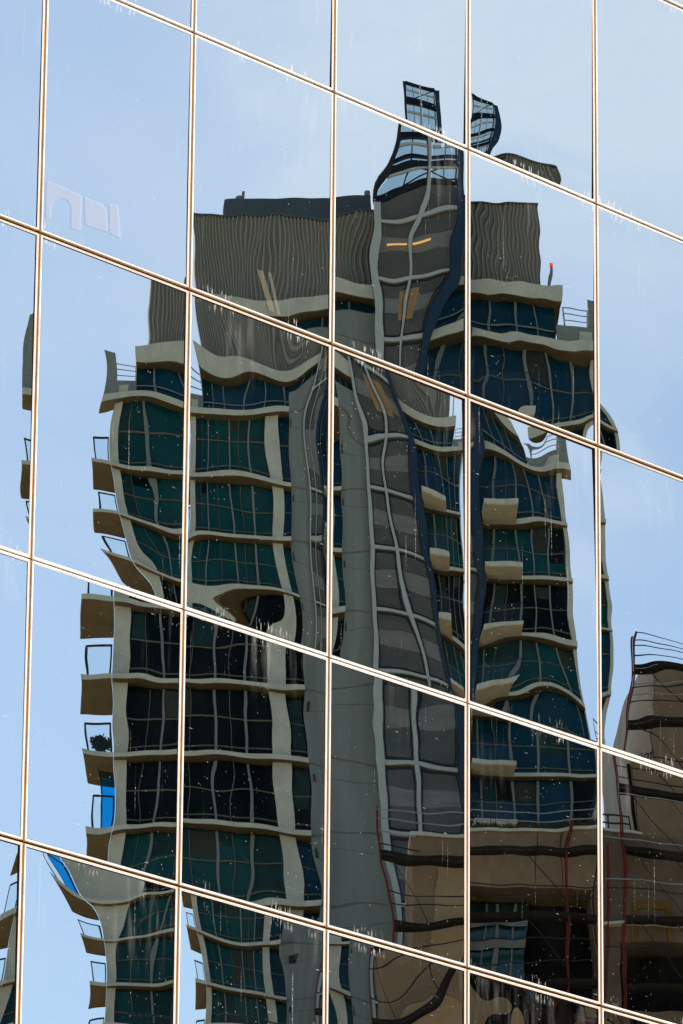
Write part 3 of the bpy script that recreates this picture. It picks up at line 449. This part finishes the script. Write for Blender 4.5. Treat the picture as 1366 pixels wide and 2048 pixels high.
for k in range(0, 14):
    y = S[k]; lft = 195 if k == 0 else 228
    th_ = 15 if k == 0 else 8
    q = MB(); q.box(TW, lft, 605, y - th_ / 2, y + th_ / 2, -0.55 if k == 0 else -0.42, 0.8)
    sl = q.build('floor_slab', PALE, T)
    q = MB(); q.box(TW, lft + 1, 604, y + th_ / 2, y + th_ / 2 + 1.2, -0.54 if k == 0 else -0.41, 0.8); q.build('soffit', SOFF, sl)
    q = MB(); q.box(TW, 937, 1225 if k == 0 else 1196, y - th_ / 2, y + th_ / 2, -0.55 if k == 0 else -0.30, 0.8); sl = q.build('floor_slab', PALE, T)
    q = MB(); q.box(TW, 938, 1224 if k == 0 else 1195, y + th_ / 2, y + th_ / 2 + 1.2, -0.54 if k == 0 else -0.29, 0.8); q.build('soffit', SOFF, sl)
def railing(parent, x0, x1, ytop, ybot, t0, t1, w=0.07, rw=None):
    r = MB(); P = TW.p
    c = [(x0, t0), (x1, t0)]
    r.bar(P(x0, ytop, t0), P(x1, ytop, t0), w)
    for x in (x0, x1): r.bar(P(x, ytop - 1, t0), P(x, ybot, t0), w)
    if t1 is not None:
        r.bar(P(x0, ytop, t0), P(x0, ytop, t1), w); r.bar(P(x0, ytop - 1, t1), P(x0, ybot, t1), w)
    o = r.build('railing', BLCK, parent)
    gq = MB(); gq.box(TW, x0 + 2, x1 - 2, ytop + 2, ybot, t0 - 0.01, t0 + 0.01); gq.build('railing_glass', RAILG, o)
    return o
for k in range(1, 13):
    y = S[k]
    q = MB(); q.box(TW, 172, 227.5, y - 4.5, y + 4.5, -0.42, 4.2); bal = q.build('balcony', PALE, T)
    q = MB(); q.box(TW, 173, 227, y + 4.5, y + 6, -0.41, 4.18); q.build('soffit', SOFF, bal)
    railing(bal, 184, 224, y - 52, y - 4.5, -0.3, 3.6, 0.08)
    # balcony that stands forward beside the bay
    q = MB(); q.box(TW, 939, 1028, y - 5, y + 4, -2.3, -0.30); bal = q.build('balcony', PALE, T)
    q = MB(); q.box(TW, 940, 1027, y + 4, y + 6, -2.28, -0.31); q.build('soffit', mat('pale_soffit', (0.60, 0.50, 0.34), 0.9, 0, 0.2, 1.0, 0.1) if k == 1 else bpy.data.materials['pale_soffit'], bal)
    railing(bal, 942, 1026, y - 46, y - 5, -2.2, None, 0.03)
sc = MB(); sc.box(TW, 203, 227, S[7] - 102, S[7] - 5, 1.1, 1.16); so_ = sc.build('privacy_screen', SCRN, T)
sc = MB(); sc.box(TW, 200, 203, S[7] - 118, S[7] - 5, 1.05, 1.2); sc.box(TW, 200, 227, S[7] - 116, S[7] - 102.5, 1.05, 1.2); sc.build('screen_frame', BLCK, so_)
# glazed bay with its frame, rising above the roof as an open lattice
bay = tb(750, 915, S[0] - 330, S[13], -0.62, 0.3)
bo = tb(750, 916, 432, S[13], -0.62, 0.6).build('glass_bay', BAYG, T)
q = MB()
for k in range(-2, 13): q.box(TW, 766, 915, S[k] + 42 if k >= 0 else S[0] + 132 * k + 42, (S[k] if k >= 0 else S[0] + 132 * k) + 78, -0.63, -0.6)
q.build('floor_edge', BAYB, bo)
q = MB(); P = TW.p
ys = [250] + [S[0] + 132 * k for k in range(-2, 14)]
q.box(TW, 748, 765, 434, S[13], -0.85, -0.63); q.box(TW, 828, 836, 252, S[13], -0.82, -0.63)
for k in range(-2, 13):
    y = S[0] + 132 * k
    q.box(TW, 765.2, 827.8, y - 3.5, y + 3.5, -0.80, -0.64); q.box(TW, 836.2, 915, y - 3.5, y + 3.5, -0.80, -0.64)
q.build('bay_frame', BAYF, bo)
q = MB()
for k in range(-1, 13):                                      # dark gaskets round each light of the bay
    y = S[0] + 132 * k
    for x0, x1 in ((767.5, 826), (838, 913)):
        for a, b, c, d in ((x0, x1, y + 6, y + 9.5), (x0, x1, y + 122, y + 125.5), (x0, x0 + 3, y + 9.6, y + 121.9), (x1 - 3, x1, y + 9.6, y + 121.9)):
            q.box(TW, a, b, c, d, -0.66, -0.625)
q.build('bay_gasket', BLCK, bo)
q = MB(); q.box(TW, 916.5, 936, 262, S[13], -1.0, 0.5); q.build('fin', FIN, T)
la = MB()                                                    # open lattice above the crown
la.box(TW, 747, 757, 252, 431, -0.60, -0.35)
for yy in (253, 300, 345, 390, 425): la.bar(P(757, yy, -0.45), P(916, yy, -0.45), 0.2)
la.bar(P(757, 300, -0.4), P(916, 253, -0.4), 0.05); la.box(TW, 757, 916, 372, 376, -0.5, -0.3); la.box(TW, 757, 916, 405, 431, 0.2, 0.3)
la.bar(P(757, 380, -0.4), P(916, 425, -0.4), 0.06); la.bar(P(757, 425, -0.4), P(916, 380, -0.4), 0.06)
la.bar(P(790, 253, -0.42), P(790, 430, -0.42), 0.06); la.bar(P(875, 253, -0.42), P(875, 430, -0.42), 0.06)
for yy in (253, 345, 425): la.bar(P(757, yy, -0.45), P(757, yy + 6, 1.6), 0.12); la.bar(P(916, yy, -0.45), P(916, yy + 6, 1.6), 0.12)
for yy in (256, 349, 429): la.bar(P(757, yy, 1.6), P(916, yy, 1.6), 0.12)
la.bar(P(757, 253, 1.6), P(757, 430, 1.6), 0.12); la.bar(P(832, 253, 1.6), P(832, 430, 1.6), 0.1); la.bar(P(916, 253, 1.6), P(916, 430, 1.6), 0.12)
lo = la.build('roof_lattice', BLCK, T)
la = MB()
for yy in (275, 322, 360, 398): la.bar(P(758, yy, -0.62), P(826, yy, -0.62), 0.09); la.bar(P(838, yy, -0.62), P(915, yy, -0.62), 0.09)
la.build('glazing_bar', BAYF, lo)
la = MB(); la.box(TW, 758, 826, 254, 430, -0.57, -0.55); la.box(TW, 838, 914, 254, 430, -0.57, -0.55); la.build('lattice_glass', RAILG2, lo)
q = MB(); q.bar(TW.p(776, 541, -0.88), TW.p(824, 537, -0.88), 0.10); q.bar(TW.p(838, 536, -0.88), TW.p(862, 533, -0.88), 0.10); q.build('lamp_strip', LAMP, bo)
q = MB(); q.box(TW, 812, 868, 628, 700, -0.66, -0.64); q.build('blind', mat('tan_blind', (0.42, 0.25, 0.11), 0.8, 0, 0.2, 1.5), bo)
# penthouse storey, cornice, corrugated crown
pw = tb(300, 750, 652, S[0] - 8, 0.55, 8).build('penthouse_window', NAVY, T)
q = MB()
for m_ in (355, 410, 470, 530, 590, 650, 700): q.box(TW, m_ - 2, m_ + 2, 652, S[0] - 8, 0.45, 0.545)
q.box(TW, 302, 748, 700, 703, 0.40, 0.445); q.build('window_frame', TRIM, pw)
pw = tb(937, 1112, 652, S[0] - 8, 0.55, 8).build('penthouse_window', NAVY, T)
q = MB()
for m_ in (975, 1018, 1062): q.box(TW, m_ - 2, m_ + 2, 652, S[0] - 8, 0.45, 0.545)
q.box(TW, 938, 1110, 700, 703, 0.40, 0.445); q.build('window_frame', TRIM, pw)
for a, b in ((298, 748), (937, 1126)):
    cq = tb(a, b, 620, 649, -0.35, 8).build('cornice', PALE, T)
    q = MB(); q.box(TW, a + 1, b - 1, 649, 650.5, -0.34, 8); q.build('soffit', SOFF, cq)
for a, b, x0, x1 in ((195, 298, 195, 226), (1114, 1226, 1180, 1226)):
    q = tb(a, b, 690, S[0] - 8.5, 0.2, 0.5)
    q.box(TW, x0, x1, 630, 689.5, 0.2, 0.5); pa = q.build('terrace_parapet', CONC, T)
    r0, r1 = (226, 296) if a < 300 else (1130, 1178)
    r = MB()
    for yy in (650, 662, 676): r.bar(P(r0, yy, 0.35), P(r1, yy, 0.35), 0.04)
    for xx in (r0, r1): r.bar(P(xx, 649, 0.35), P(xx, 690, 0.35), 0.05)
    r.build('railing', RAIL, pa)
    wq = MB(); wq.box(TW, a + 40, a + 75, 702, 722, 0.15, 0.19); wq.build('wall_window', PALE, pa)
q = MB()
n = 86; x0, x1 = 335.0, 1085.0
tp = lambda i: 0.62 if i % 4 in (0, 1) else 0.74
N4 = n * 4
pf = [(x0 + (x1 - x0) * (i + (0.30 if i % 4 in (1, 3) else 0)) / N4, tp(i)) for i in range(N4 + 1)]
for (x, t) in pf:
    q.v += [tuple(P(x, 430, t)), tuple(P(x, 613, t))]
for i in range(N4): q.f.append((2 * i, 2 * i + 1, 2 * i + 3, 2 * i + 2)); q.m.append(0)
q.box(TW, x0 + 0.5, x1 - 0.5, 431, 612, 0.80, 9)
cro = q.build('corrugated_crown', CORR, T)
q = MB(); q.box(TW, x0 - 1, x1 + 1, 427, 430, 0.56, 1.0); q.build('coping', BACK, cro)
q = MB(); q.box(TW, 430, 748, 357, 429, 3.0, 8); up_ = q.build('plant_room', BACK, T)
q = MB(); q.tube(P(470, 356, 3.2), P(470, 340, 3.2), 0.08); q.tube(P(462, 356, 3.4), P(462, 348, 3.4), 0.25); q.tube(P(738, 356, 3.2), P(738, 346, 3.2), 0.2); q.build('roof_vent', TRIM, up_)
bm_ = MB(); bm_.tube(P(1106, 620, 0.2), P(1106, 572, 0.2), 0.07); bm_.box(TW, 1103, 1109, 590, 594, 0.1, 0.3); bmo = bm_.build('beacon_mast', TRIM, T)
bl = MB(); bl.tube(P(1106, 571.5, 0.2), P(1106, 563, 0.2), 0.10); bl.build('beacon_lamp', REDL, bmo)
# a potted shrub on one of the left balconies
pb = TW.p(206, S[6] - 4.5, 1.2)
pot = thing('potted_shrub', 'small dark shrub in a low planter on a left balcony, seen against the sky', 'plant', pb)
q = MB(); q.box(TW, 194, 222, S[6] - 13, S[6] - 4.7, 0.9, 1.5); q.build('planter', BLCK, pot)
q = MB(); q.tube(TW.p(206, S[6] - 13, 1.2), TW.p(207, S[6] - 30, 1.2), 0.035); q.build('stem', SOFF, pot)
q = MB()
for i in range(700):
    a, b_, c_ = rng.normal(0, 1, 3); r = math.sqrt(a * a + b_ * b_ + c_ * c_); r = rng.uniform(0.3, 1) ** 0.5 / r * rng.uniform(0.75, 1.1)
    ctr = TW.p(207 + a * r * 17, S[6] - 38 + b_ * r * 13, 1.2 + c_ * r * 0.28); d1, d2 = rng.normal(0, 0.045, 3), rng.normal(0, 0.045, 3); o0 = len(q.v)
    q.v += [tuple(ctr - d1), tuple(ctr + d2), tuple(ctr + d1), tuple(ctr - d2)]; q.f.append((o0, o0 + 1, o0 + 2, o0 + 3)); q.m.append(0)
q.build('foliage', mat('shrub_leaf', (0.012, 0.022, 0.008), 0.8, 0, 0.4, 6, 0.1), pot)

# ------------------------------------------------------------------ brown buildings in front of the tower, with scaffolding
YB = BR.dyz(0.0)
def bb(*a): q = MB(); q.box(BR, *a); return q
bp = BR.p(1010, YB, 5)
low = thing('brown_building', 'low brown rendered building with a planted roof edge, behind red scaffold poles', 'building', (bp[0], bp[1], 0))
q = bb(815, 938, 1656, YB, 0, 11); q.box(BR, 938.1, 1198, 1656, 1772, 0, 11); q.box(BR, 938.1, 1198, 2010, YB, 0, 11); q.box(BR, 1196, 1198, 1772.2, 2009.8, 0.1, 11); q.build('wall', BROWN, low)
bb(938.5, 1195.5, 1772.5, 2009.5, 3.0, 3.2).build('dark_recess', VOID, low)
bb(812, 1199, 1649, 1655.5, -0.15, 11).build('coping', PALE, low)
bb(875, 937, 1700, 2100, -0.03, -0.001).build('render_panel', mat('tan_render', (0.44, 0.29, 0.16), 0.9, 0, 0.25, 0.8, 0.15), low)
w_ = bb(944, 1068, 1778, 1945, 2.2, 2.3).build('window', mat('green_glass', (0.010, 0.060, 0.055), 0.1, 0, 0.7, 0.7, 0.5), low)
q = MB()
for m_ in (978, 1040): q.box(BR, m_ - 2, m_ + 2, 1778, 1945, 2.1, 2.19)
for m_ in (1005,): q.box(BR, m_ - 4, m_ + 4, 1778, 1945, 2.05, 2.19)
q.box(BR, 944, 1068, 1848, 1864, 2.0, 2.045); q.build('window_frame', TRIM, w_)
q = MB()
for i in range(5): q.bar(BR.p(946, 1812 + i * 3, 1.9), BR.p(1066, 1826 - i * 4, 1.9), 0.05)
q.build('window_rail', RAIL, w_)
q = MB()
for xx in (1074, 1130): q.box(BR, xx, xx + 1.5, 1656.5, 1771, -0.02, -0.001)
q.build('wall_joint', BLCK, low)
q = MB()
for i in range(1500):
    x = rng.uniform(940, 1196); hh = rng.gamma(2.0, 4.0) * (0.6 + 0.6 * math.sin(x * 0.11) ** 2); tt = rng.uniform(-0.12, 0.25); w2 = rng.uniform(0.8, 2.0); ln = rng.normal(0, 4)
    o0 = len(q.v); q.v += [tuple(BR.p(x - w2, 1649, tt)), tuple(BR.p(x + w2, 1649, tt)), tuple(BR.p(x + ln, 1649 - hh, tt + rng.normal(0, 0.1)))]; q.f.append((o0, o0 + 1, o0 + 2)); q.m.append(0)
q.build('roof_planting', LEAF, low)
bp = BR.p(1370, YB, 5)
tall = thing('brown_building', 'taller brown building with a corner coloured pale as if sunlit, roof rails and dark openings, right of the tower', 'building', (bp[0], bp[1], 0))
q = bb(1300, 1620, 1325, 1660, 1.2, 12); q.build('upper_wall', BROWN, tall)
q = bb(1274, 1299.5, 1325, 1658, 1.6, 12); q.build('corner_wall', BROWNP, tall)  # sunlight on this side is put into the paler render
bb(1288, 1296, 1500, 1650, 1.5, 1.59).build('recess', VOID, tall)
q = bb(1200.5, 1620, 1664, 1880, 0, 12); q.box(BR, 1200.5, 1245, 1880.1, 2020, 0, 12); q.box(BR, 1200.5, 1620, 2020.1, YB, 0, 12); q.box(BR, 1245.1, 1620, 1880.1, 2020, 2.5, 12); q.build('lower_wall', mat('dirty_brown_render', (0.19, 0.125, 0.08), 0.92, 0, 0.4, 0.7, 0.15, (1, 1, 0.5)), tall)
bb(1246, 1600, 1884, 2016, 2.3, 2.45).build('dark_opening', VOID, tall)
bb(1200.5, 1300, 1659, 1663.8, -0.1, 1.1).build('terrace_edge', PALE, tall)
q = bb(1266, 1345, 1800, 1815, -0.08, -0.01); q.box(BR, 1266, 1275, 1815.1, 1880, -0.08, -0.01); q.box(BR, 1335, 1345, 1815.1, 1880, -0.08, -0.01); q.build('ochre_boarding', OCHR, tall)
r = MB(); BP = BR.p
for yy in (1630, 1645): r.bar(BP(1203, yy, 0.2), BP(1272, yy, 0.2), 0.06)
for xx in (1203, 1225, 1272): r.bar(BP(xx, 1628, 0.2), BP(xx, 1660, 0.2), 0.07)
r.build('railing', BLCK, tall)
bb(1206, 1620, 1846, 1851, -0.5, -0.01).build('ledge', PALE, tall)
bp = BR.p(430, YB, 5)
pod = thing('brown_building', 'brown podium wall with a black picket railing at the foot of the tower', 'building', (bp[0], bp[1], 0))
bb(225, 650, 1992, YB, 2.5, 12).build('wall', BROWN, pod)
bb(222, 652, 1985, 1991.5, 2.35, 12).build('coping', BROWNP, pod)
q = MB()
for i in range(40): x = 285 + i * 8.2; q.bar(BP(x, 1958, 2.7), BP(x, 1985, 2.7), 0.05)
q.bar(BP(283, 1960, 2.7), BP(606, 1960, 2.7), 0.06); q.bar(BP(283, 1980, 2.7), BP(606, 1980, 2.7), 0.10); q.build('picket_railing', BLCK, pod)
def scaffold(label, poles, decks, rails, x0, x1, t0=-1.1):
    b_ = BR.p((x0 + x1) / 2, YB, -1); th = thing('scaffold', label, 'scaffolding', (b_[0], b_[1], 0), 'scaffolds on the brown buildings')
    for (x, top) in poles:
        for tt in (t0, -0.35):
            q = MB(); q.tube(BP(x, top, tt), BP(x - 6, YB, tt), 0.034); q.build('pole', RUST, th)
    for y in decks:
        q = MB(); q.box(BR, x0, x1, y, y + 4, t0, t0 + 0.65); q.box(BR, x0, x1, y - 7, y - 0.2, t0 - 0.04, t0); q.build('deck', PLNK, th)
    for (y, a, b, m_) in rails:
        q = MB(); q.tube(BP(a, y, t0 - 0.05), BP(b, y + 3, t0 - 0.05), 0.028, 6); q.build('guard_rail', m_, th)
    q = MB()
    for y, y2 in zip(decks[:-1], decks[1:]):
        q.tube(BP(x0 + 20, y, t0 + 0.1), BP(x0 + 130, y2, t0 + 0.1), 0.022, 6)
        q.tube(BP(x1 - 40, y2, t0 + 0.1), BP(x1 - 150, y, t0 + 0.1), 0.022, 6)
    q.build('brace', BLCK, th)
    return th
LR = [(1625, 738, 1198, RAIL), (1645, 738, 1198, RAIL), (1668, 738, 820, RAIL), (1690, 738, 830, BLCK), (1780, 738, 1198, BLCK), (1800, 738, 1198, BLCK), (1885, 738, 1198, BLCK), (1930, 738, 1198, BLCK)]
scaffold('rusty red scaffold with dark plank decks across the low planted-roof building', [(738, 1618), (1138, 1635)], [1708, 1842, 1976, 2110], LR, 738, 1199)
TR = [(1292, 1250, 1500, BLCK), (1310, 1250, 1500, BLCK), (1322, 1250, 1500, BLCK), (1342, 1250, 1500, BLCK), (1398, 1250, 1500, RAIL), (1404, 1250, 1500, BLCK), (1420, 1250, 1500, RAIL), (1434, 1250, 1500, BLCK), (1545, 1250, 1500, BLCK), (1570, 1250, 1500, BLCK), (1600, 1250, 1500, RAIL), (1690, 1205, 1500, RAIL), (1772, 1205, 1500, RAIL), (1790, 1205, 1500, BLCK), (1905, 1205, 1500, BLCK)]
scaffold('tall red scaffold rising past the roof of the taller brown building', [(1250, 1288), (1214, 1700)], [1364, 1472, 1590, 1712, 1850, 1985], TR, 1250, 1500)
